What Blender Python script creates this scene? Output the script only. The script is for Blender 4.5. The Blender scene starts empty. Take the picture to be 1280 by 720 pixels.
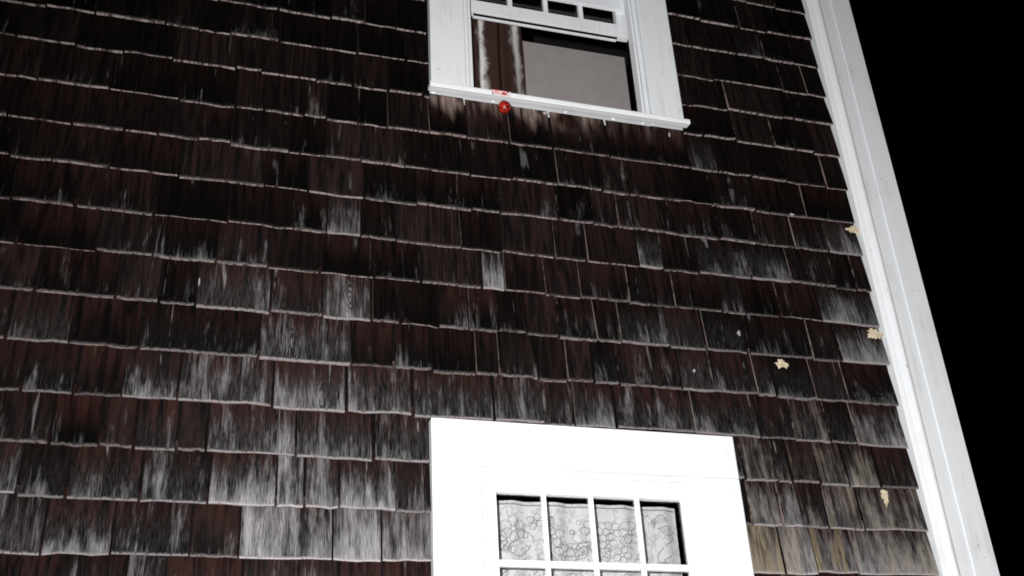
import bpy, bmesh, math, random
from mathutils import Vector, Matrix, noise
random.seed(11)
scene = bpy.context.scene
COL = scene.collection

# ------------------------------------------------------------------ camera
PITCH, YAW, ROLL = 0.5002, 0.3183, -0.0584        # radians, fitted to the courses and the trim
FPX = 1381.26                                     # focal length in photo pixels (1280 wide)
CAM = Vector((0.0, -2.608, 1.6))
fwd = Vector((math.sin(YAW) * math.cos(PITCH), math.cos(YAW) * math.cos(PITCH), math.sin(PITCH)))
rgt0 = Vector((math.cos(YAW), -math.sin(YAW), 0)); up0 = rgt0.cross(fwd)
RGT = math.cos(ROLL) * rgt0 + math.sin(ROLL) * up0
UPV = -math.sin(ROLL) * rgt0 + math.cos(ROLL) * up0
cd = bpy.data.cameras.new('camera'); cam = bpy.data.objects.new('camera', cd); COL.objects.link(cam)
m = Matrix.Identity(4)
for i in range(3):
    m[i][0], m[i][1], m[i][2], m[i][3] = RGT[i], UPV[i], -fwd[i], CAM[i]
cam.matrix_world = m
cd.sensor_width = 36.0; cd.lens = 36.0 * FPX / 1280.0
cd.clip_start = 0.05; cd.clip_end = 600
scene.camera = cam
scene.cycles.filter_width = 1.75      # the print is a little soft

# ------------------------------------------------------------------ night sky, camera flash, exposure
world = bpy.data.worlds.new('World'); scene.world = world; world.use_nodes = True
wn = world.node_tree.nodes; wl = world.node_tree.links
bg = wn['Background']; sky = wn.new('ShaderNodeTexSky'); sky.sky_type = 'NISHITA'; sky.sun_disc = False
sky.sun_elevation = math.radians(-8); sky.sun_rotation = math.radians(200)
wl.new(sky.outputs[0], bg.inputs[0]); bg.inputs[1].default_value = 0.01
FLASH_POS = CAM + RGT * -0.13 + UPV * 0.10 + fwd * 0.02
FLASH_AIM = Vector((1.20, 0.0, 2.60))
fl = bpy.data.lights.new('camera_flash', 'SPOT'); flo = bpy.data.objects.new('camera_flash', fl); COL.objects.link(flo)
flo.location = FLASH_POS
flo.rotation_euler = (FLASH_AIM - FLASH_POS).to_track_quat('-Z', 'Y').to_euler()
fl.energy = 660; fl.spot_size = math.radians(104); fl.spot_blend = 1.0; fl.shadow_soft_size = 0.022
fl.color = (1.0, 0.985, 0.975)
vs = scene.view_settings
vs.view_transform = 'Standard'; vs.look = 'None'; vs.exposure = 0.0; vs.gamma = 1.0; vs.use_curve_mapping = False
scene.display_settings.display_device = 'sRGB'

# ------------------------------------------------------------------ helpers
def W(px, py, y=0.0):
    """photo pixel -> (x, z) on the plane Y = y parallel to the wall"""
    d = RGT * ((px - 640) / FPX) - UPV * ((py - 360) / FPX) + fwd
    t = (y - CAM.y) / d.y
    return CAM.x + d.x * t, CAM.z + d.z * t

def proj(x, y, z):
    v = Vector((x, y, z)) - CAM
    return 640 + FPX * v.dot(RGT) / v.dot(fwd), 360 - FPX * v.dot(UPV) / v.dot(fwd)

def x_at(px, z, y):
    lo, hi = -3.0, 4.0
    for _ in range(40):
        mid = (lo + hi) / 2
        if proj(mid, y, z)[0] < px: lo = mid
        else: hi = mid
    return (lo + hi) / 2

def link(name, me, parent=None, loc=(0, 0, 0)):
    o = bpy.data.objects.new(name, me); COL.objects.link(o)
    o.location = loc
    if parent: o.parent = parent
    return o

def obj(name, bm, mats, parent=None, loc=(0, 0, 0), smooth=False):
    me = bpy.data.meshes.new(name)
    bm.normal_update(); bm.to_mesh(me); bm.free()
    for mt in (mats if isinstance(mats, (list, tuple)) else [mats]): me.materials.append(mt)
    if smooth:
        for p in me.polygons: p.use_smooth = True
    return link(name, me, parent, loc)

def box(bm, x0, x1, y0, y1, z0, z1, bev=0.0):
    vs_ = [bm.verts.new((x, y, z)) for x in (x0, x1) for y in (y0, y1) for z in (z0, z1)]
    fs = [(0, 1, 3, 2), (4, 6, 7, 5), (0, 4, 5, 1), (2, 3, 7, 6), (0, 2, 6, 4), (1, 5, 7, 3)]
    ff = [bm.faces.new([vs_[i] for i in f]) for f in fs]
    if bev:
        es = list({e for f in ff for e in f.edges})
        bmesh.ops.bevel(bm, geom=es, offset=bev, segments=2, affect='EDGES', profile=0.6)

def boxobj(name, x0, x1, y0, y1, z0, z1, mat, parent, bev=0.002):
    bm = bmesh.new(); box(bm, x0, x1, y0, y1, z0, z1, bev)
    return obj(name, bm, mat, parent)

def extrude_profile(bm, prof, axis, a0, a1):
    """prof: closed list of 2D points. axis 'z': pts are (x, y); axis 'x': pts are (y, z)"""
    def P(q, a): return (q[0], q[1], a) if axis == 'z' else (a, q[0], q[1])
    A = [bm.verts.new(P(q, a0)) for q in prof]; B = [bm.verts.new(P(q, a1)) for q in prof]
    n = len(prof)
    for i in range(n):
        bm.faces.new((A[i], A[(i + 1) % n], B[(i + 1) % n], B[i]))
    bm.faces.new(A[::-1]); bm.faces.new(B)
    bmesh.ops.recalc_face_normals(bm, faces=bm.faces)

def tag(o, label=None, cat=None, group=None, kind=None):
    if label: o['label'] = label
    if cat: o['category'] = cat
    if group: o['group'] = group
    if kind: o['kind'] = kind
    return o

# ------------------------------------------------------------------ materials
class NT:
    def __init__(s, name):
        s.mat = bpy.data.materials.new(name); s.mat.use_nodes = True
        s.t = s.mat.node_tree; s.b = s.t.nodes['Principled BSDF']
    def n(s, typ, **kw):
        nd = s.t.nodes.new(typ)
        for k, v in kw.items(): setattr(nd, k, v)
        return nd
    def l(s, a, b): s.t.links.new(a, b)
    def val(s, sock, v):
        if hasattr(v, 'is_linked') or isinstance(v, bpy.types.NodeSocket): s.l(v, sock)
        else: sock.default_value = v
    def math(s, op, a, b=None, c=None, clamp=False):
        nd = s.n('ShaderNodeMath', operation=op, use_clamp=clamp)
        s.val(nd.inputs[0], a)
        if b is not None: s.val(nd.inputs[1], b)
        if c is not None: s.val(nd.inputs[2], c)
        return nd.outputs[0]
    def mix(s, f, a, b):
        nd = s.n('ShaderNodeMix', data_type='RGBA')
        s.val(nd.inputs[0], f)
        for sk, v in ((nd.inputs[6], a), (nd.inputs[7], b)):
            if isinstance(v, tuple): sk.default_value = (*v, 1) if len(v) == 3 else v
            else: s.l(v, sk)
        return nd.outputs[2]
    def vmul(s, v, sc):
        nd = s.n('ShaderNodeVectorMath', operation='MULTIPLY'); s.l(v, nd.inputs[0]); nd.inputs[1].default_value = sc
        return nd.outputs[0]
    def noise(s, v, scale, detail=3.0, rough=0.55, dist=0.0):
        nd = s.n('ShaderNodeTexNoise'); s.l(v, nd.inputs['Vector'])
        nd.inputs['Scale'].default_value = scale; nd.inputs['Detail'].default_value = detail
        nd.inputs['Roughness'].default_value = rough; nd.inputs['Distortion'].default_value = dist
        return nd.outputs[0]
    def ramp(s, v, a, b):   # smoothstep a..b -> 0..1
        nd = s.n('ShaderNodeMapRange', interpolation_type='SMOOTHSTEP')
        s.val(nd.inputs[0], v); nd.inputs[1].default_value = a; nd.inputs[2].default_value = b
        return nd.outputs[0]
    def bump(s, h, strength, dist):
        nd = s.n('ShaderNodeBump'); s.l(h, nd.inputs['Height'])
        nd.inputs['Strength'].default_value = strength; nd.inputs['Distance'].default_value = dist
        s.l(nd.outputs[0], s.b.inputs['Normal'])

def mat_shingle():
    k = NT('weathered_cedar'); k.b.inputs['Roughness'].default_value = 0.85
    k.b.inputs['Specular IOR Level'].default_value = 0.05
    at = k.n('ShaderNodeAttribute', attribute_name='sh'); v = at.outputs['Vector']
    sp = k.n('ShaderNodeSeparateXYZ'); k.l(v, sp.inputs[0]); vv = sp.outputs[1]
    pa = k.n('ShaderNodeAttribute', attribute_name='par'); sc = k.n('ShaderNodeSeparateColor'); k.l(pa.outputs['Color'], sc.inputs[0])
    bleach_falloff, red, tan = sc.outputs[0], sc.outputs[1], sc.outputs[2]; yellow = pa.outputs['Alpha']  # first channel: weathering plus painted flash fall-off by course
    kn = k.n('ShaderNodeAttribute', attribute_name='knot'); ks = k.n('ShaderNodeSeparateXYZ'); k.l(kn.outputs['Vector'], ks.inputs[0])
    # swirl round a knot: warp the grain coordinate
    du = k.math('SUBTRACT', sp.outputs[0], ks.outputs[0]); dv = k.math('MULTIPLY', k.math('SUBTRACT', vv, ks.outputs[1]), 0.055)
    r = k.math('SQRT', k.math('ADD', k.math('MULTIPLY', du, du), k.math('MULTIPLY', dv, dv)))
    N1 = k.noise(k.vmul(v, (95, 0.85, 37)), 1.0, 4, 0.62, 0.35)
    N2 = k.noise(k.vmul(v, (26, 0.55, 53)), 1.0, 3, 0.55, 0.4)
    N3 = k.noise(k.vmul(v, (15, 1.2, 71)), 1.0, 3, 0.6)
    N4 = k.noise(k.vmul(v, (520, 4.2, 19)), 1.0, 2, 0.6)
    N5 = k.noise(k.vmul(v, (240, 30, 11)), 1.0, 3, 0.7)
    h1 = k.math('FRACT', k.math('MULTIPLY', sp.outputs[2], 7.31)); h2 = k.math('FRACT', k.math('MULTIPLY', sp.outputs[2], 3.77))
    s = k.math('MULTIPLY_ADD', bleach_falloff, 1.45, -1.10)
    s = k.math('ADD', s, k.math('MULTIPLY', k.math('SUBTRACT', N2, 0.5), 2.0))
    s = k.math('ADD', s, k.math('MULTIPLY', k.math('SUBTRACT', N1, 0.5), 1.65))
    s = k.math('ADD', s, k.math('MULTIPLY', k.math('SUBTRACT', N3, 0.5), 0.95))
    s = k.math('ADD', s, k.math('MULTIPLY', k.math('SUBTRACT', 0.5, vv), k.math('MULTIPLY_ADD', h1, 1.0, 0.15)))
    s = k.math('ADD', s, k.math('MULTIPLY', k.math('SUBTRACT', N4, 0.5), 1.05))
    s = k.math('ADD', s, k.math('MULTIPLY', k.math('SUBTRACT', N5, 0.5), 0.22))
    rings = k.math('SINE', k.math('MULTIPLY_ADD', r, 700.0, k.math('MULTIPLY', N3, 34.0)))
    near = k.math('MULTIPLY', k.ramp(r, 0.034, 0.004), ks.outputs[2])
    s = k.math('ADD', s, k.math('MULTIPLY', k.math('MULTIPLY', rings, near), 0.32))
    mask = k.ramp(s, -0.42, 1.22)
    edge = k.ramp(k.math('ADD', vv, k.math('MULTIPLY', k.math('SUBTRACT', N1, 0.5), 0.16)), 0.065, 0.0)
    N6 = k.noise(k.vmul(v, (62, 0.42, 97)), 1.0, 2, 0.5, 0.5)
    drip = k.math('MULTIPLY', k.ramp(N6, 0.665, 0.735), k.ramp(k.noise(k.vmul(v, (18, 2.2, 23)), 1.0, 2, 0.5), 0.42, 0.6))
    mask = k.math('MAXIMUM', mask, k.math('MULTIPLY', drip, k.math('MULTIPLY_ADD', bleach_falloff, 0.65, 0.16)))
    haze = k.math('MULTIPLY', k.math('MULTIPLY', k.ramp(bleach_falloff, 0.22, 0.85), k.ramp(N4, 0.30, 0.72)), k.ramp(vv, 1.15, 0.2))
    mask = k.math('MAXIMUM', mask, k.math('MULTIPLY', haze, 0.20))
    lip = k.math('MULTIPLY', edge, k.math('MULTIPLY', k.ramp(N1, 0.22, 0.52), k.math('MULTIPLY_ADD', bleach_falloff, 1.25, -0.02)))
    mask = k.math('MAXIMUM', mask, lip)
    rd = k.math('MULTIPLY', red, k.ramp(k.math('ADD', vv, k.math('MULTIPLY', N3, 0.5)), 0.35, 1.25))
    rd = k.math('MULTIPLY', rd, k.ramp(N1, 0.3, 0.62))
    dark = k.mix(k.ramp(N1, 0.35, 0.7), (0.0015, 0.0011, 0.0012), (0.0085, 0.0050, 0.0047))
    dv_ = k.n('ShaderNodeVectorMath', operation='SCALE'); k.l(dark, dv_.inputs[0]); k.l(k.math('MULTIPLY_ADD', k.math('MULTIPLY', h2, h2), 2.3, 0.22), dv_.inputs['Scale']); dark = dv_.outputs[0]
    dark = k.mix(rd, dark, (0.025, 0.0098, 0.0082))
    pale = k.mix(N4, (0.120, 0.113, 0.117), (0.38, 0.375, 0.39))
    pale = k.mix(k.math('MULTIPLY', k.math('MULTIPLY', yellow, 0.85), k.ramp(N2, 0.35, 0.6)), pale, (0.25, 0.19, 0.095))
    pale = k.mix(k.math('MULTIPLY', edge, 0.7), pale, (0.46, 0.41, 0.41))
    col = k.mix(mask, dark, pale)
    # rubbed, bare brown wood sheltered right below a sill
    tm = k.math('MULTIPLY', tan, k.ramp(k.math('ADD', vv, k.math('MULTIPLY', k.math('SUBTRACT', N2, 0.5), 1.7)), 0.50, 1.35))
    tm = k.math('MULTIPLY', k.math('MULTIPLY', tm, k.ramp(k.noise(k.vmul(v, (19, 0.6, 41)), 1.0, 2, 0.5), 0.44, 0.62)), k.ramp(N1, 0.22, 0.60))
    col = k.mix(tm, col, k.mix(N1, (0.14, 0.060, 0.050), (0.40, 0.34, 0.30)))
    k.l(col, k.b.inputs['Base Color'])
    h = k.math('ADD', N4, k.math('MULTIPLY', N1, 0.8))
    k.bump(h, 0.55, 0.0016)
    return k.mat

def mat_butt():
    k = NT('sawn_cedar_end'); k.b.inputs['Roughness'].default_value = 0.9; k.b.inputs['Specular IOR Level'].default_value = 0.1
    at = k.n('ShaderNodeAttribute', attribute_name='sh'); v = at.outputs['Vector']
    pa = k.n('ShaderNodeAttribute', attribute_name='par'); sc = k.n('ShaderNodeSeparateColor'); k.l(pa.outputs['Color'], sc.inputs[0])
    a = k.noise(k.vmul(v, (70, 4, 31)), 1.0, 3, 0.6); b = k.noise(k.vmul(v, (420, 90, 13)), 1.0, 3, 0.6)
    c = k.mix(k.ramp(a, 0.34, 0.60), (0.060, 0.036, 0.032), (0.56, 0.475, 0.45))
    c = k.mix(k.ramp(b, 0.30, 0.62), k.mix(0.6, c, (0.06, 0.035, 0.03)), c)
    c = k.mix(k.math('MULTIPLY', sc.outputs[1], 0.22), c, (0.16, 0.05, 0.035))
    c = k.mix(k.ramp(sc.outputs[0], 0.35, 0.9), c, (0.60, 0.54, 0.53))
    k.l(c, k.b.inputs['Base Color']); k.bump(b, 0.5, 0.001)
    return k.mat

def mat_side():
    k = NT('split_cedar_edge'); k.b.inputs['Roughness'].default_value = 0.9; k.b.inputs['Specular IOR Level'].default_value = 0.05
    g = k.n('ShaderNodeNewGeometry'); at = k.n('ShaderNodeAttribute', attribute_name='sh'); sp = k.n('ShaderNodeSeparateXYZ'); k.l(at.outputs['Vector'], sp.inputs[0])
    h = k.math('FRACT', k.math('MULTIPLY', sp.outputs[2], 5.13)); a = k.noise(g.outputs['Position'], 34.0, 3, 0.6)
    k.l(k.mix(k.ramp(k.math('ADD', h, k.math('MULTIPLY', k.math('SUBTRACT', a, 0.5), 1.2)), 0.48, 0.98), (0.006, 0.0035, 0.003), (0.26, 0.20, 0.185)), k.b.inputs['Base Color'])
    return k.mat

def mat_paint(name, base, dirt, dirt_amt=0.5, vert=True, rough=0.55):
    k = NT(name); k.b.inputs['Roughness'].default_value = rough; k.b.inputs['Specular IOR Level'].default_value = 0.3
    g = k.n('ShaderNodeNewGeometry'); v = g.outputs['Position']
    st = (60, 60, 3.0) if vert else (3.0, 60, 70)
    a = k.noise(k.vmul(v, st), 1.0, 4, 0.65); b = k.noise(v, 9.0, 4, 0.6); c = k.noise(v, 210.0, 2, 0.6)
    d = k.ramp(k.math('ADD', k.math('MULTIPLY', a, 0.6), k.math('MULTIPLY', b, 0.55)), 0.56, 0.86)
    d = k.math('MULTIPLY', d, dirt_amt)
    col = k.mix(d, base, dirt)
    chip = k.ramp(k.math('ADD', k.noise(k.vmul(v, (1, 1, 0.5) if vert else (0.5, 1, 1)), 75.0, 3, 0.6), k.math('MULTIPLY', b, 0.12)), 0.755, 0.785)
    col = k.mix(k.math('MULTIPLY', chip, 0.6), col, (0.36, 0.33, 0.28))
    k.l(col, k.b.inputs['Base Color'])
    k.bump(k.math('ADD', k.math('MULTIPLY', a, 1.0), k.math('MULTIPLY', c, 0.5)), 0.35, 0.0012)
    return k.mat

def mat_plain(name, c1, c2, scale=30.0, rough=0.8, spec=0.2, bump=0.3, bd=0.001):
    k = NT(name); k.b.inputs['Roughness'].default_value = rough; k.b.inputs['Specular IOR Level'].default_value = spec
    g = k.n('ShaderNodeNewGeometry')
    a = k.noise(g.outputs['Position'], scale, 5, 0.65)
    k.l(k.mix(k.ramp(a, 0.3, 0.7), c1, c2), k.b.inputs['Base Color'])
    if bump: k.bump(a, bump, bd)
    return k.mat

def mat_glass():
    k = NT('window_glass'); t = k.t
    tr = k.n('ShaderNodeBsdfTransparent'); tr.inputs[0].default_value = (0.95, 0.95, 0.95, 1)
    gl = k.n('ShaderNodeBsdfGlossy'); gl.inputs['Roughness'].default_value = 0.02
    fr = k.n('ShaderNodeFresnel'); fr.inputs[0].default_value = 1.5
    mx = k.n('ShaderNodeMixShader'); k.l(fr.outputs[0], mx.inputs[0]); k.l(tr.outputs[0], mx.inputs[1]); k.l(gl.outputs[0], mx.inputs[2])
    k.l(mx.outputs[0], t.nodes['Material Output'].inputs['Surface'])
    return k.mat

def mat_brown_curtain():
    k = NT('brown_streaked_cloth'); k.b.inputs['Roughness'].default_value = 0.75; k.b.inputs['Specular IOR Level'].default_value = 0.15
    at = k.n('ShaderNodeAttribute', attribute_name='uv2'); v = at.outputs['Vector']
    sp = k.n('ShaderNodeSeparateXYZ'); k.l(v, sp.inputs[0])
    wob = k.noise(k.vmul(v, (2.0, 7.0, 1)), 1.0, 2, 0.5)
    u = k.math('ADD', sp.outputs[0], k.math('MULTIPLY', k.math('SUBTRACT', wob, 0.5), 0.032))
    fib = k.noise(k.vmul(v, (500, 60, 1)), 1.0, 2, 0.6)
    blot = k.noise(k.vmul(v, (60, 26, 1)), 1.0, 3, 0.6)
    def band(c, w):
        d = k.math('ABSOLUTE', k.math('SUBTRACT', u, c))
        d = k.math('ADD', d, k.math('MULTIPLY', k.math('SUBTRACT', blot, 0.5), 0.034))
        return k.ramp(d, w * 1.25, w * 0.1)
    s = k.math('MAXIMUM', band(0.077, 0.017), k.math('MULTIPLY', band(0.196, 0.019), 0.8), clamp=True)  # two pale upright streaks mixed into the brown cloth
    s = k.math('MULTIPLY', s, k.math('MULTIPLY', k.ramp(fib, 0.0, 0.5), k.ramp(blot, 0.15, 0.45)))
    br = k.mix(fib, (0.026, 0.0135, 0.011), (0.052, 0.027, 0.022))
    k.l(k.mix(s, br, (0.62, 0.60, 0.58)), k.b.inputs['Base Color'])
    k.bump(fib, 0.3, 0.0006)
    return k.mat

def mat_lace():
    k = NT('sheer_white_cloth'); k.b.inputs['Roughness'].default_value = 0.9; k.b.inputs['Specular IOR Level'].default_value = 0.05
    at = k.n('ShaderNodeAttribute', attribute_name='uv2'); v = at.outputs['Vector']
    f = k.noise(k.vmul(v, (900, 900, 1)), 1.0, 2, 0.6); b = k.noise(k.vmul(v, (9, 5, 1)), 1.0, 3, 0.5)
    c = k.mix(b, (0.60, 0.60, 0.605), (0.76, 0.755, 0.74))
    mo = k.noise(k.vmul(v, (44, 38, 1)), 1.0, 4, 0.65, 1.2)
    c = k.mix(k.math('MULTIPLY', k.ramp(mo, 0.52, 0.60), 0.45), c, (0.30, 0.30, 0.31))
    c = k.mix(k.math('MULTIPLY', k.ramp(k.math('ABSOLUTE', k.math('SUBTRACT', mo, 0.55)), 0.018, 0.004), 0.5), c, (0.16, 0.16, 0.17))
    k.l(k.mix(k.math('MULTIPLY', f, 0.35), c, (0.25, 0.25, 0.26)), k.b.inputs['Base Color'])
    k.bump(f, 0.3, 0.0005)
    return k.mat

M = dict(
    shingle=mat_shingle(), butt=mat_butt(), side=mat_side(),
    white=mat_paint('white_paint_fresh', (0.76, 0.785, 0.80), (0.60, 0.62, 0.635), 0.55),
    old=mat_paint('white_paint_old', (0.77, 0.795, 0.82), (0.48, 0.485, 0.495), 0.5),
    oldh=mat_paint('white_paint_old_sill', (0.80, 0.82, 0.835), (0.48, 0.48, 0.47), 0.75, vert=False),
    felt=mat_plain('tar_felt', (0.004, 0.003, 0.003), (0.008, 0.006, 0.006), 60, 1.0, 0.0),
    room=mat_plain('dark_room_plaster', (0.016, 0.015, 0.015), (0.024, 0.022, 0.022), 8),
    panel=mat_plain('grey_matte_board', (0.245, 0.225, 0.225), (0.275, 0.252, 0.248), 45, 0.9, 0.1, 0.2, 0.0006),
    cream=mat_plain('bare_cream_wood', (0.42, 0.33, 0.22), (0.76, 0.67, 0.50), 130, 0.9, 0.1, 0.8, 0.003),
    chip=mat_plain('white_fleck', (0.20, 0.19, 0.19), (0.46, 0.45, 0.45), 90),
    red=None, glass=mat_glass(), brown=mat_brown_curtain(), lace=mat_lace(),
    thread=mat_plain('grey_embroidery_thread', (0.20, 0.20, 0.205), (0.36, 0.36, 0.365), 300, 0.9, 0.1, 0),
    threadw=mat_plain('white_embroidery_thread', (0.56, 0.56, 0.55), (0.66, 0.66, 0.65), 300, 0.9, 0.1, 0),
    roof=mat_plain('asphalt_roof_shingle', (0.03, 0.03, 0.03), (0.06, 0.058, 0.055), 40),
    lawn=mat_plain('night_lawn', (0.022, 0.034, 0.012), (0.05, 0.06, 0.022), 14, 0.95, 0.05, 0.8, 0.03),
    paper=mat_plain('white_label_paper', (0.74, 0.66, 0.65), (0.82, 0.76, 0.75), 200, 0.6, 0.3, 0),
    ink=mat_plain('red_label_ink', (0.55, 0.05, 0.045), (0.72, 0.16, 0.14), 300, 0.6, 0.3, 0),
    inkd=mat_plain('dark_label_ink', (0.09, 0.012, 0.02), (0.16, 0.03, 0.04), 300, 0.6, 0.3, 0),
    metal=mat_plain('dull_zinc', (0.2, 0.2, 0.2), (0.3, 0.3, 0.3), 90, 0.45, 0.5, 0),
)
kr = NT('red_glossy_plastic'); kr.b.inputs['Roughness'].default_value = 0.28; kr.b.inputs['Specular IOR Level'].default_value = 0.6
_g = kr.n('ShaderNodeNewGeometry'); _a = kr.noise(_g.outputs['Position'], 130.0, 3, 0.6)
kr.l(kr.mix(kr.ramp(_a, 0.38, 0.62), (0.07, 0.003, 0.002), (0.48, 0.022, 0.010)), kr.b.inputs['Base Color']); kr.bump(_a, 0.4, 0.003)
M['red'] = kr.mat

# ------------------------------------------------------------------ ground
bm = bmesh.new()
vv = [bm.verts.new(q) for q in ((-250, -250, 0), (250, -250, 0), (250, 250, 0), (-250, 250, 0))]; bm.faces.new(vv)
tag(obj('lawn', bm, M['lawn']), kind='structure')

# ------------------------------------------------------------------ house
XL, XC, ZT = -4.2, 2.232, 5.75          # left end, right corner, eaves
UW = (0.629, 1.472, 3.716, 5.10)        # upper window casing: x0, x1, sill bottom, head top
LW = (0.611, 1.468, 1.18, 2.679)        # lower window casing
house = bpy.data.objects.new('house', None); COL.objects.link(house)
tag(house, 'dark weathered shingle house wall with white trimmed windows at night', 'house')

def wall_with_holes(x0, x1, z0, z1, holes, y0, y1):
    bm = bmesh.new()
    xs = sorted({x0, x1, *[h[0] for h in holes], *[h[1] for h in holes]})
    zs = sorted({z0, z1, *[h[2] for h in holes], *[h[3] for h in holes]})
    for i in range(len(xs) - 1):
        for j in range(len(zs) - 1):
            cx, cz = (xs[i] + xs[i + 1]) / 2, (zs[j] + zs[j + 1]) / 2
            if any(h[0] < cx < h[1] and h[2] < cz < h[3] for h in holes): continue
            for y in (y0, y1):
                q = [bm.verts.new((x, y, z)) for x, z in ((xs[i], zs[j]), (xs[i + 1], zs[j]), (xs[i + 1], zs[j + 1]), (xs[i], zs[j + 1]))]
                bm.faces.new(q if y == y0 else q[::-1])
    for h in holes:   # reveals
        for a, b in (((h[0], h[2]), (h[0], h[3])), ((h[1], h[3]), (h[1], h[2])), ((h[0], h[3]), (h[1], h[3])), ((h[1], h[2]), (h[0], h[2]))):
            bm.faces.new([bm.verts.new(q) for q in ((a[0], y0, a[1]), (b[0], y0, b[1]), (b[0], y1, b[1]), (a[0], y1, a[1]))])
    bmesh.ops.remove_doubles(bm, verts=bm.verts, dist=1e-5)
    return bm
UH = (0.735, 1.365, 3.730, 4.99); LH = (0.732, 1.348, 1.29, 2.560)
wall = obj('wall', wall_with_holes(XL, XC - 0.003, 0.0, ZT, [UH, LH], 0.0, 0.10), M['felt'], house)
# unlit rooms behind the two windows: floor, ceiling and walls
bm = bmesh.new()
def room(bm, x0, x1, y0, y1, z0, z1):
    v = [bm.verts.new((x, y, z)) for x in (x0, x1) for y in (y0, y1) for z in (z0, z1)]
    for f in ((0, 2, 3, 1), (4, 5, 7, 6), (2, 6, 7, 3), (0, 4, 6, 2), (1, 3, 7, 5)): bm.faces.new([v[i] for i in f])
room(bm, -1.2, 2.12, 0.101, 3.9, 3.05, 5.45); room(bm, -1.2, 2.12, 0.101, 3.9, 0.45, 2.85)
obj('inner_room_wall', bm, M['room'], house)
# side and rear walls, roof (out of view)
bm = bmesh.new(); box(bm, XC - 0.10, XC - 0.004, 0.101, 6.5, 0, ZT); obj('side_wall', bm, M['felt'], house)
bm = bmesh.new(); box(bm, XL, XL + 0.1, 0.101, 6.5, 0, ZT); obj('side_wall', bm, M['felt'], house)
bm = bmesh.new(); box(bm, XL + 0.101, XC - 0.101, 6.4, 6.5, 0, ZT); obj('rear_wall', bm, M['felt'], house)
bm = bmesh.new()
extrude_profile(bm, [(-0.35, ZT + 0.01), (6.85, ZT + 0.01), (6.85, ZT + 0.12), (3.25, ZT + 2.6), (-0.35, ZT + 0.12)], 'x', XL - 0.2, XC + 0.2)
obj('roof', bm, M['roof'], house)

# ------------------------------------------------------------------ shingles
Z0, PITCHC, YS = 3.9978, 0.13, -0.0165
ROWOFF = {-2: -.01, -1: -.02, 0: .02, 1: -.02, 2: -.05, 3: .01, 4: .03, 5: 0, 6: 0, 7: -.025, 8: 0, 9: .02, 10: .035, 11: .015, 12: -.01, 13: -.03}
def row_z(k):
    zc = Z0 - (k + ROWOFF.get(k, 0)) * PITCHC
    return CAM.z + (zc - CAM.z) * (YS - CAM.y) / (0 - CAM.y)
JOINTS = {
 -2: [922, 954], -1: [917, 952, 989], 0: [349, 415, 456, 495, 889, 975, 1005], 1: [251, 290, 350, 447, 907, 976],
 2: [396, 442, 485, 917], 3: [296, 332, 381, 409, 447, 484, 536, 583, 635, 690, 760, 860, 895, 936, 980, 1029],
 4: [200, 250, 290, 362, 407, 452, 506, 587, 639, 695, 751, 785, 849, 887, 941, 1004],
 5: [226, 332, 386, 456, 521, 589, 624, 696, 740, 771, 827, 896, 942, 990, 1031],
 6: [196, 287, 368, 409, 451, 495, 576, 625, 692, 732, 797, 827, 871, 936, 986, 1041, 1067],
 7: [194, 272, 336, 400, 468, 526, 602, 630, 680, 724, 785, 811, 841, 900, 929, 972, 1023],
 8: [202, 246, 339, 404, 464, 501, 548, 585, 622, 656, 697, 744, 774, 834, 880, 932, 1013, 1047],
 9: [176, 325, 439, 492, 540, 594, 622, 671, 707, 740, 772, 849, 889, 1016, 1057],
 10: [224, 341, 434, 515, 617, 679, 717, 769, 866, 947, 1067],
 11: [224, 259, 371, 466, 968, 986, 1021, 1056, 1096],
 12: [177, 262, 345, 382, 424, 974, 999, 1031, 1076], 13: [239, 300, 416, 477, 977, 1017, 1068],
 14: [204, 302, 372, 424, 985, 1029]}
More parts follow.
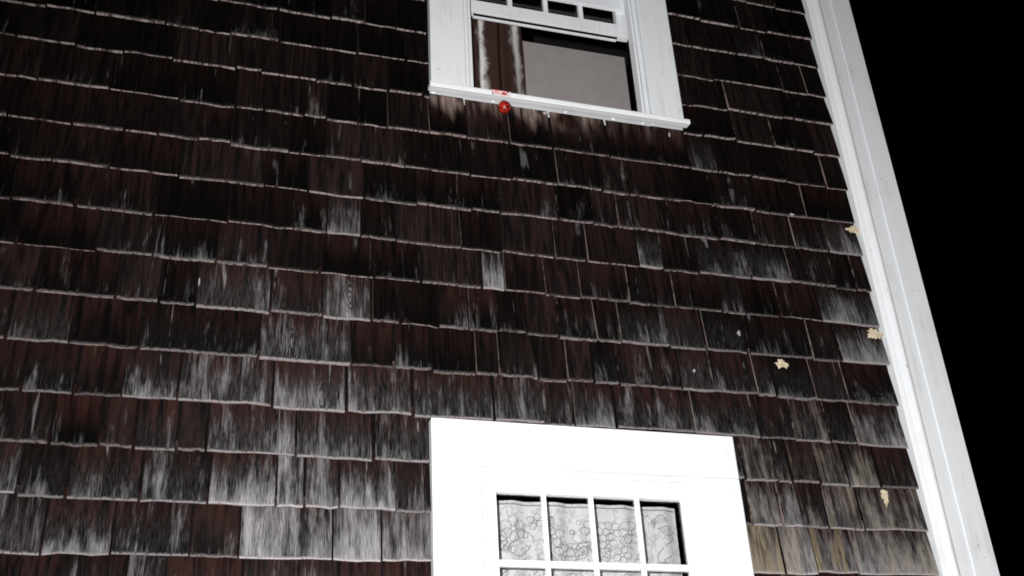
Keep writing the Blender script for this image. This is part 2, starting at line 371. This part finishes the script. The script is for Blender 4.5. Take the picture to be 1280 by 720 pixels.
# (row, pixel x of the shingle) -> bleach, red, tan, yellow, knot(0/1)
LOOK = {(8, 430): (.64, .5, 0, 0, 1), (9, 380): (.58, .8, 0, 0, 1), (9, 250): (.34, .3, 0, 0, 0), (10, 280): (.62, .7, 0, 0, 0), (10, 390): (.66, .9, 0, 0, 1),
 (10, 475): (.66, .8, 0, 0, 0), (10, 560): (.56, .8, 0, 0, 0), (13, 270): (.34, .6, 0, .2, 0), (13, 205): (.46, .6, 0, 0, 0), (13, 358): (.88, .8, 0, 0, 0), (13, 446): (1.0, .5, 0, 0, 0),
 (13, 510): (.92, .6, 0, 0, 0), (12, 220): (.50, .4, 0, 0, 0), (12, 303): (.78, .8, 0, 0, 0), (12, 363): (.95, .5, 0, 0, 0), (12, 403): (.82, .8, 0, 0, 0), (12, 480): (.72, .6, 0, 0, 0),
 (11, 310): (.58, .8, 0, 0, 0), (11, 418): (.62, .9, 0, 0, 0), (11, 500): (.58, .7, 0, 0, 0), (11, 195): (.42, .9, 0, 0, 0), (7, 616): (.76, .4, 0, 0, 0), (6, 812): (.60, .3, 0, 0, 0),
 (6, 962): (.58, .2, 0, 0, 0), (6, 904): (.46, .2, 0, 0, 0), (3, 878): (.46, .1, 0, 0, 0), (6, 430): (.56, .3, 0, 0, 0), (7, 1060): (.70, .4, 0, 0, 0), (5, 1050): (.60, .4, 0, 0, 0),
 (8, 1075): (.78, .6, 0, 0, 0), (9, 1085): (.35, .7, 0, 0, 1), (9, 950): (.50, .4, 0, 0, 0), (9, 870): (.56, .5, 0, 0, 0), (10, 1000): (.62, .8, 0, .4, 0), (10, 906): (.56, .8, 0, .1, 0),
 (10, 1090): (.72, .7, 0, .1, 0), (10, 743): (.66, .6, 0, 0, 0), (10, 815): (.52, .9, 0, 0, 0), (10, 650): (.62, .8, 0, 0, 0),
 (11, 945): (.66, .5, 0, .25, 0), (11, 977): (.55, .5, 0, .3, 0), (11, 1003): (.52, .8, 0, .7, 0), (11, 1038): (.68, .7, 0, .6, 0), (11, 1076): (.72, .6, 0, .5, 0),
 (12, 953): (.80, .7, 0, .3, 0), (12, 986): (.92, .6, 0, .4, 0), (12, 1014): (.55, .9, 0, .4, 0), (12, 1053): (.80, .8, 0, .5, 0), (12, 1093): (.78, .7, 0, .4, 0),
 (13, 960): (1.02, .8, 0, .8, 0), (13, 997): (1.12, .8, 0, .4, 0), (13, 1042): (1.0, .9, 0, .9, 0), (13, 1090): (1.02, .7, 0, .4, 0)}
for px_, tn in ((560, .85), (609, .5), (662, .75), (725, .7), (810, .22)): LOOK[(3, px_)] = (.12, .8, tn, 0, 0)

def shingle_bm(bm, w, look, seed, lay_s, lay_p, lay_k, ox=0.0, oz=0.0, rnd=None):
    """one tapered shingle, butt at z=0 (+oz), centred on x=0 (+ox); front towards -Y"""
    L, n = 0.158, 4
    tb = rnd.uniform(0.0055, 0.0105); yb = -0.0085 - rnd.uniform(0, 0.0050)
    rot = rnd.gauss(0, 0.006); cup = rnd.uniform(-0.0012, 0.0026); off = rnd.gauss(0, 0.0020); skew = rnd.gauss(0, 0.0014)
    jit = [rnd.gauss(0, 0.0012) for _ in range(n + 1)]
    kn = (rnd.uniform(-.2, .2) * w, rnd.uniform(0.2, 0.6), look[4])
    fq = rnd.uniform(0.55, 1.45)
    def V(x, y, z, v):
        q = bm.verts.new((ox + x + skew * v, y, oz + z + x * rot)); q[lay_s] = (x * fq, v, seed); q[lay_p] = look[:4]; q[lay_k] = kn
        return q
    rows = []
    for v, yf in ((0.0, yb - tb), (0.45, None), (1.2, -0.0038)):
        z = v * 0.13 + (off if v == 0 else 0)
        f = yf if yf is not None else (yb - tb) + (-0.0038 - yb + tb) * (0.45 / 1.2) 
        r = []
        for i in range(n + 1):
            s = i / n * 2 - 1
            r.append(V(w / 2 * s, f - (cup * (s * s) if v < 1 else 0), z + (jit[i] if v == 0 else 0), v))
        rows.append(r)
    back = [V(w / 2 * (i / n * 2 - 1), yb, off + jit[i] + 0.0007, -0.02) for i in range(n + 1)]
    topb = [V(-w / 2, -0.0005, 1.2 * 0.13, 1.2), V(w / 2, -0.0005, 1.2 * 0.13, 1.2)]
    for a, b in ((rows[0], rows[1]), (rows[1], rows[2])):
        for i in range(n): bm.faces.new((a[i], a[i + 1], b[i + 1], b[i]))
    for i in range(n):
        f = bm.faces.new((back[i], back[i + 1], rows[0][i + 1], rows[0][i])); f.material_index = 1
    f = bm.faces.new((back[0], rows[0][0], rows[1][0], rows[2][0], topb[0])); f.material_index = 2
    f = bm.faces.new((rows[0][n], back[n], topb[1], rows[2][n], rows[1][n])); f.material_index = 2

def new_sh_bm():
    bm = bmesh.new()
    return bm, bm.verts.layers.float_vector.new('sh'), bm.verts.layers.float_color.new('par'), bm.verts.layers.float_vector.new('knot')

rnd = random.Random(5)
in_view, field = [], []
XE = 2.050                                # shingles end against the corner board
top_row, bot_row = -13, 30
prev = []
for k in range(top_row, bot_row + 1):
    zb = row_z(k); zm = zb + 0.06
    if zb < 0.05: break
    js = [x_at(px, zm, YS) for px in JOINTS.get(k, [])]
    # complete the course with joints of ordinary widths where none could be read off
    allj = sorted(js)
    pts = [XL] + allj + [XE]
    out = []
    for a, b in zip(pts[:-1], pts[1:]):
        out.append(a)
        gap = b - a
        if (k in JOINTS and gap < 0.30) or gap < 0.17: continue
        if a == XL:     # fill leftwards from b
            x = b
            tmp = []
            while x - XL > 0.12:
                for _ in range(12):
                    c = x - rnd.choice((rnd.uniform(.07, .11), rnd.uniform(.10, .16), rnd.uniform(.12, .2)))
                    if all(abs(c - q) > 0.022 for q in prev): break
                x = c
                if x > XL + 0.05: tmp.append(x)
            out += tmp[::-1]
        else:
            n = max(2, round(gap / 0.125)); x = a
            for i in range(1, n): out.append(a + gap * i / n + rnd.uniform(-.03, .03))
    out.append(XE); out = sorted(out); prev = out
    cuts = []
    if UW[2] - 0.03 < zb + 0.065 < UW[3]: cuts.append((UW[0] + .001, UW[1] - .001))
    if LW[2] < zb + 0.065 < LW[3]: cuts.append((LW[0] + .001, LW[1] - .001))
    for a, b in zip(out[:-1], out[1:]):
        segs = [(a, b)]
        for c0, c1 in cuts:
            ns = []
            for s0, s1 in segs:
                if s1 <= c0 or s0 >= c1: ns.append((s0, s1)); continue
                if s0 < c0: ns.append((s0, c0))
                if s1 > c1: ns.append((c1, s1))
            segs = ns
        for s0, s1 in segs:
            if s1 - s0 < 0.012: continue
            g = rnd.uniform(0.0035, 0.0070) + (rnd.random() < .35) * rnd.uniform(.001, .006)
            w = s1 - s0 - g; cx = (s0 + s1) / 2
            c = [proj(q, YS, z) for q in (s0, s1) for z in (zb, zb + .13)]
            vis = max(q[0] for q in c) > -2 and min(q[0] for q in c) < 1282 and max(q[1] for q in c) > -2 and min(q[1] for q in c) < 722
            pxc = sum(q[0] for q in c) / 4
            look = None
            for (rk, rp), lk in LOOK.items():
                if rk == k and c[0][0] - 1 <= rp <= c[2][0] + 1 and c[1][0] - 1 <= rp: look = lk
            if look is None:
                kk = max(0, min(k, 13)); base = .03 + .015 * kk + .058 * max(0, kk - 7) + (.14 if pxc > 780 and 5 <= k <= 10 else 0)  # lower courses paler, redder: weathering plus flash fall-off painted into the colour
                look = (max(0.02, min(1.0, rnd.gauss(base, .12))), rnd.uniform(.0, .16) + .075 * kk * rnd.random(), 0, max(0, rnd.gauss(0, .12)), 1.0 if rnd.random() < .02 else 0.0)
            look = (*look[:3], min(1.0, look[3]), look[4])
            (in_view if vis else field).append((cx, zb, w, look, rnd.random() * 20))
print('shingles in view', len(in_view), 'others', len(field))
in_view.sort(key=lambda q: -q[2]); field += in_view[300:]; in_view = in_view[:300]
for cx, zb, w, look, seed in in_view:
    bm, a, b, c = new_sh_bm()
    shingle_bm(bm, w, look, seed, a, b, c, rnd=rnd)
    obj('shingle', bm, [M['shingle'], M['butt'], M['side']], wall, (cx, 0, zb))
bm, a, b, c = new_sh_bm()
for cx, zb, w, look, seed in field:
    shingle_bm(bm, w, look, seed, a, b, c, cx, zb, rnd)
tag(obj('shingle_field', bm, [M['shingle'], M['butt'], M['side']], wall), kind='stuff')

# ragged cream patches and small flecks on the shingles
def blob(px, py, wpx, hpx, seed, mat, name, label=None, spikes=0.35, thick=0.004):
    r = random.Random(seed); y = -0.0205
    x, z = W(px, py, y); sc = 2.95 / FPX
    bm = bmesh.new(); n = 34
    ph = [r.uniform(0, 6.28) for _ in range(4)]
    rim, mid = [], []
    for i in range(n):
        t = 2 * math.pi * i / n
        q = 1 + spikes * (0.45 * math.sin(3 * t + ph[0]) + 0.35 * math.sin(5 * t + ph[1]) + 0.7 * r.uniform(-1, 1))
        rim.append(bm.verts.new((math.cos(t) * q * wpx / 2 * sc, 0.004, math.sin(t) * q * hpx / 2 * sc)))
        mid.append(bm.verts.new((math.cos(t) * q * .82 * wpx / 2 * sc, -thick * r.uniform(.3, 1.0), math.sin(t) * q * .82 * hpx / 2 * sc)))
    c = bm.verts.new((0, -thick * 1.2, 0))
    for i in range(n):
        j = (i + 1) % n
        bm.faces.new((rim[i], rim[j], mid[j], mid[i])); bm.faces.new((mid[i], mid[j], c))
    o = obj(name, bm, mat, wall, (x, y, z))
    if label: o['label'] = label
for i, q in enumerate(((978, 455, 19, 12, 'small ragged cream patch in the middle of a shingle'), (1094, 417, 25, 17, 'largest ragged cream patch beside the corner board'),
          (1068, 287, 23, 13, 'ragged cream patch high up beside the corner board'), (1107, 620, 10, 20, 'upright cream patch on a lower shingle'))):
    blob(*q[:4], 40 + i, M['cream'], 'bare_patch', q[4], 0.38, 0.0015)
for i, q in enumerate(((249, 352, 2, 12), (868, 463, 3, 4), (682, 141, 7, 4), (837, 168, 2, 8), (924, 416, 4, 8), (990, 268, 9, 4))):
    blob(*q, 80 + i, M['chip'], 'paint_fleck', None, 0.3, 0.001)

# ------------------------------------------------------------------ corner board
bm = bmesh.new()
bead = [(2.088 + 0.011 * math.cos(t), -0.040 - 0.009 * math.sin(t)) for t in [math.pi * i / 8 for i in range(8, -1, -1)]]
extrude_profile(bm, [(2.053, 0.0), (2.053, -0.029), (2.062, -0.033), (2.075, -0.036)] + bead + [(2.104, -0.036), (2.1455, -0.036), (2.1455, 0.0)], 'z', 0.02, ZT)
cb = obj('corner_board', bm, M['old'], house)
bm = bmesh.new()
extrude_profile(bm, [(2.1495, 0.002), (2.1495, -0.039), (2.1515, -0.041), (2.231, -0.041), (2.234, -0.038), (2.234, 0.12), (2.2325, 0.12), (2.2325, 0.002)], 'z', 0.02, ZT)
obj('edge_board', bm, M['old'], cb)

# ------------------------------------------------------------------ windows
def sash(name, parent, x0, x1, z0, z1, y0, y1, stile, rail_b, rail_t, cols, rows, mun, mat, bars=None, groove=False, munx=None):
    munx = munx or mun
    bm = bmesh.new(); e = 0.0015
    box(bm, x0, x0 + stile, y0, y1, z0, z1, e); box(bm, x1 - stile, x1, y0, y1, z0, z1, e)
    if groove:
        box(bm, x0 + stile, x1 - stile, y0 + .001, y0 + .010, z0, z0 + rail_b, e); box(bm, x0 + stile, x1 - stile, y0 + .0105, y1 - .001, z0 + .02, z0 + rail_b, e)
        box(bm, x0 + stile, x1 - stile, y0 + .016, y1, z0 - .007, z0 + .0195, e)
        boxobj('groove_strip', x0 + stile, x1 - stile, y0 + .0102, y0 + .0158, z0 - .004, z0 + .0195, M['felt'], parent, 0)  # dark strip filling the groove under the rail
    else: box(bm, x0 + stile, x1 - stile, y0 + .001, y1 - .001, z0, z0 + rail_b, e)
    box(bm, x0 + stile, x1 - stile, y0 + .001, y1 - .001, z1 - rail_t, z1, e)
    obj(name, bm, mat, parent)
    gx0, gx1, gz0, gz1 = x0 + stile, x1 - stile, z0 + rail_b, z1 - rail_t
    zb = bars or [gz0 + (gz1 - gz0) * j / rows for j in range(1, rows)]
    xb = [gx0 + (gx1 - gx0) * i / cols for i in range(1, cols)]
    ym = y0 + 0.004
    for x in xb: boxobj('muntin', x - munx / 2, x + munx / 2, ym, y1 - .004, gz0, gz1, mat, parent, 0.0015)
    for z in zb:
        ends = [gx0] + [x for x in xb] + [gx1]
        boxobj('muntin', gx0, gx1, ym - 0.002, y1 - .006, z - mun / 2, z + mun / 2, mat, parent, 0.0015)
    zz = [gz0] + list(zb) + [gz1]; xx = [gx0] + xb + [gx1]
    for i in range(cols):
        for j in range(len(zz) - 1):
            boxobj('pane', xx[i] + .002, xx[i + 1] - .002, (y0 + y1) / 2 + .004, (y0 + y1) / 2 + .007, zz[j] + .002, zz[j + 1] - .002, M['glass'], parent, 0)

# --- upper window: lower sash pushed up behind the upper one
jx0, jx1 = 0.772, 1.341
bm = bmesh.new()
box(bm, 0.742, jx0, -0.004, 0.034, 3.768, 4.905, 0.003); box(bm, jx1, 1.360, -0.004, 0.034, 3.768, 4.905, 0.003); box(bm, 0.742, 1.360, -0.004, 0.099, 4.906, 4.985, 0.003)
upw = obj('window', bm, M['old'], house); upw['label'] = 'upper window with raised lower sash, brown curtain and open gap'
boxobj('casing_board', UW[0], 0.7415, -0.031, 0.0, 3.770, 4.985, M['old'], upw, 0.003)
boxobj('casing_board', 1.3605, UW[1], -0.031, 0.0, 3.770, 4.985, M['old'], upw, 0.003)
boxobj('casing_board', UW[0], UW[1], -0.0315, 0.0, 4.9855, 5.10, M['old'], upw, 0.003)
for x0, x1 in ((0.7435, 0.757), (1.345, 1.3585)):       # thin stop strip along the casing
    boxobj('stop_strip', x0, x1, -0.019, -0.0045, 3.770, 4.90, M['old'], upw, 0.003)
# sill with a ragged painted underside
bm = bmesh.new()
extrude_profile(bm, [(-0.0445, 3.7495), (-0.047, 3.752), (-0.047, 3.7565), (-0.0455, 3.7575), (-0.047, 3.7585), (-0.047, 3.7655), (-0.044, 3.7685), (0.099, 3.769), (0.099, 3.756), (0.0, 3.7555), (-0.012, 3.7545), (-0.022, 3.7525), (-0.030, 3.7515), (-0.040, 3.7505)], 'x', 0.6225, 1.483)
obj('sill', bm, M['oldh'], upw)
rr = random.Random(3); bm = bmesh.new()
for i in range(7):
    x = rr.uniform(0.63, 1.47); s = rr.uniform(.002, .006); h = rr.uniform(.002, .0065)
    q = [bm.verts.new(p) for p in ((x - s, -0.0085, 3.7549), (x + s, -0.0085, 3.7549), (x + s * rr.uniform(.1, .9), -0.008, 3.7540 - h), (x - s * rr.uniform(.1, .8), -0.008, 3.7540 - h * rr.uniform(.5, 1)),
                                       (x - s, -0.006, 3.7540), (x + s, -0.006, 3.7540))]
    bm.faces.new((q[0], q[3], q[2], q[1])); bm.faces.new((q[3], q[4], q[5], q[2])); bm.faces.new((q[0], q[4], q[3])); bm.faces.new((q[1], q[2], q[5]))
tag(obj('peeling_paint', bm, M['oldh'], upw), kind='stuff')
# upper (outer) sash
sash('sash', upw, jx0 - .015, jx1 + .012, 4.277, 4.904, 0.0345, 0.0515, 0.030, 0.046, 0.045, 4, 3, 0.016, M['old'])
# lower (inner) sash, raised
sash('sash', upw, 0.760, 1.357, 4.172, 4.80, 0.052, 0.079, 0.042, 0.052, 0.04, 4, 3, 0.0155, M['old'], groove=True)
# --- lower window
bm = bmesh.new()
box(bm, 0.7385, 0.7435, -0.012, 0.098, 1.29, 2.545, 0.0); box(bm, 1.3425, 1.3475, -0.012, 0.098, 1.29, 2.545, 0); box(bm, 0.7385, 1.3425, -0.012, 0.098, 2.5455, 2.558, 0)
low = obj('window', bm, M['white'], house); low['label'] = 'lower window with wide bright white casing, white grid and lace curtain'
boxobj('casing_board', LW[0], 0.738, -0.031, 0.0, 1.262, 2.5565, M['white'], low, 0.003)
boxobj('casing_board', 1.343, LW[1], -0.031, 0.0, 1.262, 2.5565, M['white'], low, 0.003)
boxobj('casing_board', LW[0], LW[1], -0.0315, 0.0, 2.557, LW[3], M['white'], low, 0.003)
bm = bmesh.new()
extrude_profile(bm, [(-0.065, 1.215), (-0.065, 1.255), (-0.060, 1.2605), (0.098, 1.2885), (0.098, 1.22), (-0.02, 1.212)], 'x', 0.600, 1.480)
obj('sill', bm, M['white'], low)
# upper sash 4 x 3, lower sash behind it
sash('sash', low, 0.744, 1.342, 1.900, 2.545, -0.006, 0.016, 0.039, 0.045, 0.047, 4, 3, 0.0165, M['white'], bars=[2.134, 2.316], munx=0.0105)
sash('sash', low, 0.744, 1.337, 1.290, 1.945, 0.020, 0.046, 0.039, 0.060, 0.044, 4, 3, 0.0165, M['white'])

# ------------------------------------------------------------------ things in and on the windows
def cloth(name, mat, x0, x1, z0, z1, y, amp, nf, nx, nz, seed, lean=0.0, ripple=0.0):
    r = random.Random(seed); bm = bmesh.new(); lay = bm.verts.layers.float_vector.new('uv2')
    g = []
    for j in range(nz + 1):
        v = j / nz; row = []
        for i in range(nx + 1):
            u = i / nx
            ph = u * nf * 2 * math.pi
            yy = y + amp * (math.sin(ph + 0.5 * math.sin(v * 2.2 + seed)) + 0.45 * math.sin(ph * 1.7 + seed * 1.3)) * (0.55 + 0.45 * (1 - v))
            yy += ripple * noise.noise(Vector((u * 7, v * 5, seed)))
            q = bm.verts.new((x0 + (x1 - x0) * u + lean * (1 - v) * u, yy, z0 + (z1 - z0) * v)); q[lay] = (u * (x1 - x0), v * (z1 - z0), seed)
            row.append(q)
        g.append(row)
    for j in range(nz):
        for i in range(nx): bm.faces.new((g[j][i], g[j][i + 1], g[j + 1][i + 1], g[j + 1][i]))
    return obj(name, bm, mat, smooth=True)
c1 = cloth('curtain', M['brown'], 0.768, 0.990, 3.50, 4.72, 0.130, 0.018, 3.4, 60, 30, 2, lean=0.010, ripple=0.012)
tag(c1, 'dark brown curtain with pale streaks hanging inside the open upper window', 'curtain')
md = c1.modifiers.new('thick', 'SOLIDIFY'); md.thickness = 0.0012
bm = bmesh.new(); box(bm, 0.90, 1.386, 0.168, 0.180, 3.05, 4.186, 0.002)
tag(obj('grey_panel', bm, M['panel']), 'flat grey panel standing inside the open upper window beside the brown curtain', 'panel')

LY = 0.150
c2 = cloth('lace_curtain', M['lace'], 0.792, 1.354, 1.45, 2.527, LY, 0.0075, 5.2, 110, 60, 7, ripple=0.006)
tag(c2, 'white lace curtain with grey floral outlines behind the lower window', 'curtain')
def lace_y(x, z):
    u = (x - 0.792) / 0.562; v = (z - 1.45) / 1.077; ph = u * 5.2 * 2 * math.pi
    yy = LY + 0.0075 * (math.sin(ph + 0.5 * math.sin(v * 2.2 + 7)) + 0.45 * math.sin(ph * 1.7 + 9.1)) * (0.55 + 0.45 * (1 - v))
    return yy + 0.006 * noise.noise(Vector((u * 7, v * 5, 7)))
def stroke(bm, pts, w):
    """a raised thread lying on the curtain"""
    P = [Vector((x, lace_y(x, z) - 0.0012, z)) for x, z in pts if z < 2.523 and 0.794 < x < 1.352]
    if len(P) < 2: return
    prevq = None
    for i, p in enumerate(P):
        d = (P[min(i + 1, len(P) - 1)] - P[max(i - 1, 0)]); d.y = 0
        if d.length < 1e-7: d = Vector((1, 0, 0))
        d.normalize(); nrm = Vector((-d.z, 0, d.x)) * w / 2
        q = [bm.verts.new(p + nrm), bm.verts.new(p + Vector((0, -0.0012, 0))), bm.verts.new(p - nrm)]
        if prevq:
            bm.faces.new((prevq[0], prevq[1], q[1], q[0])); bm.faces.new((prevq[1], prevq[2], q[2], q[1]))
        prevq = q
rl = random.Random(21); bmd, bmw = bmesh.new(), bmesh.new()
def ring(bm, cx, cz, rx, rz, w, a0=0, a1=2 * math.pi, wob=0.0, k=5, rot=0.0):
    n = 18; pts = []
    for i in range(n + 1):
        t = a0 + (a1 - a0) * i / n; q = 1 + wob * math.sin(k * t)
        x, z = math.cos(t) * rx * q, math.sin(t) * rz * q
        pts.append((cx + x * math.cos(rot) - z * math.sin(rot), cz + x * math.sin(rot) + z * math.cos(rot)))
    stroke(bm, pts, w)
def leaf(cx, cz, L, rot, w=0.0016, veins=4):
    ca, sa = math.cos(rot), math.sin(rot)
    def T(a, b): return (cx + a * ca - b * sa, cz + a * sa + b * ca)
    for s in (-1, 1): stroke(bmd, [T(L * t / 8, s * 0.28 * L * math.sin(math.pi * t / 8)) for t in range(9)], w)
    for i in range(1, veins + 1):
        a = L * i / (veins + 1)
        for s in (-1, 1): stroke(bmd, [T(a, 0), T(a + .1 * L, s * 0.2 * L * math.sin(math.pi * i / (veins + 1)))], w * .8)
    stroke(bmd, [T(-.15 * L, 0), T(L, 0)], w * .8)
def flower(cx, cz, r, n=5):
    a = rl.uniform(0, 6)
    for i in range(n):
        t = a + 2 * math.pi * i / n
        ring(bmd, cx + math.cos(t) * r * .6, cz + math.sin(t) * r * .6, r * .42, r * .36, 0.0017, rot=t)
        ring(bmw, cx + math.cos(t) * r * .6, cz + math.sin(t) * r * .6, r * .24, r * .20, 0.0026, rot=t)
    ring(bmd, cx, cz, r * .2, r * .2, 0.0022)
def scroll(x, z, a, L, curl):
    pts = []; n = 22
    for i in range(n + 1):
        pts.append((x, z)); a += curl * (i / n) ** 1.4; x += math.cos(a) * L / n; z += math.sin(a) * L / n
    stroke(bmd, pts, 0.0022)
zt = 2.482
while zt > 1.55:
    x = 0.835 + rl.uniform(-.02, .02)
    while x < 1.33:
        t = rl.random(); zz = zt + rl.uniform(-.022, .012) - (.012 if zt > 2.48 else 0); xx = min(x, 1.315)
        if t < .24: flower(xx, zz, rl.uniform(.022, .036), rl.choice((4, 5, 5, 6)))
        elif t < .60: leaf(xx - .02, zz - .01, rl.uniform(.045, .08), rl.uniform(-.9, 1.6), 0.002, 5)
        elif t < .80:
            scroll(xx - .01, zz, rl.uniform(0, 6), rl.uniform(.06, .1), rl.choice((-1, 1)) * rl.uniform(.35, .6))
            scroll(xx, zz + .01, rl.uniform(0, 6), rl.uniform(.05, .08), rl.choice((-1, 1)) * rl.uniform(.35, .6))
        else:
            for i in range(3): ring(bmd, xx + rl.uniform(-.02, .02), zz + rl.uniform(-.025, .025), .006, .006, .0016)
        if rl.random() < .5: scroll(xx + .015, zz - .02, rl.uniform(0, 6), rl.uniform(.04, .08), rl.choice((-1, 1)) * rl.uniform(.2, .5))
        x += rl.uniform(.045, .066)
    zt -= rl.uniform(.050, .064)
stroke(bmd, [(0.794 + i * .0053, 2.517) for i in range(106)], 0.004)
tag(obj('embroidery', bmd, M['thread'], c2), kind='stuff'); tag(obj('embroidery', bmw, M['threadw'], c2), kind='stuff')

# red and white label stuck on the front of the sill, with a smudged red print
bm = bmesh.new(); box(bm, -0.031, 0.031, 0, 0.0012, -0.0095, 0.0095, 0)
lab = obj('paper_label', bm, M['paper'], None, (0.8450, -0.0485, 3.7580))
tag(lab, 'small white paper label with smudged red print on the sill', 'label')
bm = bmesh.new(); r_ = random.Random(8)
for (x0, x1, z0, z1) in ((-.029, .027, .0075, .0090), (-.029, -.027, -.006, .0088), (-.022, -.004, -.001, .001), (-.022, -.008, .004, .006), (.002, .018, -.007, .004), (-.02, .001, -.006, -.0045)):
    box(bm, x0, x1, -0.0008, -0.0003, z0, z1)
obj('red_print', bm, M['ink'], lab)
bm = bmesh.new()
for (x0, x1, z0, z1) in ((.019, .025, .004, .0085), (-.0285, -.0245, -.0095, -.005), (.006, .011, -.004, .001)): box(bm, x0, x1, -0.0013, -0.0009, z0, z1)
obj('dark_print', bm, M['inkd'], lab)
# red ball under the sill
bm = bmesh.new(); bmesh.ops.create_uvsphere(bm, u_segments=20, v_segments=14, radius=0.0205)
for v in bm.verts:
    v.co *= 1 + 0.05 * noise.noise(v.co * 60)
bx_, bz_ = W(630.5, 134, -0.040)
ball = obj('red_ball', bm, M['red'], None, (bx_, -0.040, bz_), smooth=True)
tag(ball, 'small glossy red ball hanging under the sill of the upper window', 'ball')
bm = bmesh.new(); bmesh.ops.create_cone(bm, cap_ends=True, segments=12, radius1=.007, radius2=.005, depth=.012)
obj('cap', bm, M['metal'], ball, (0, 0.004, .0225))
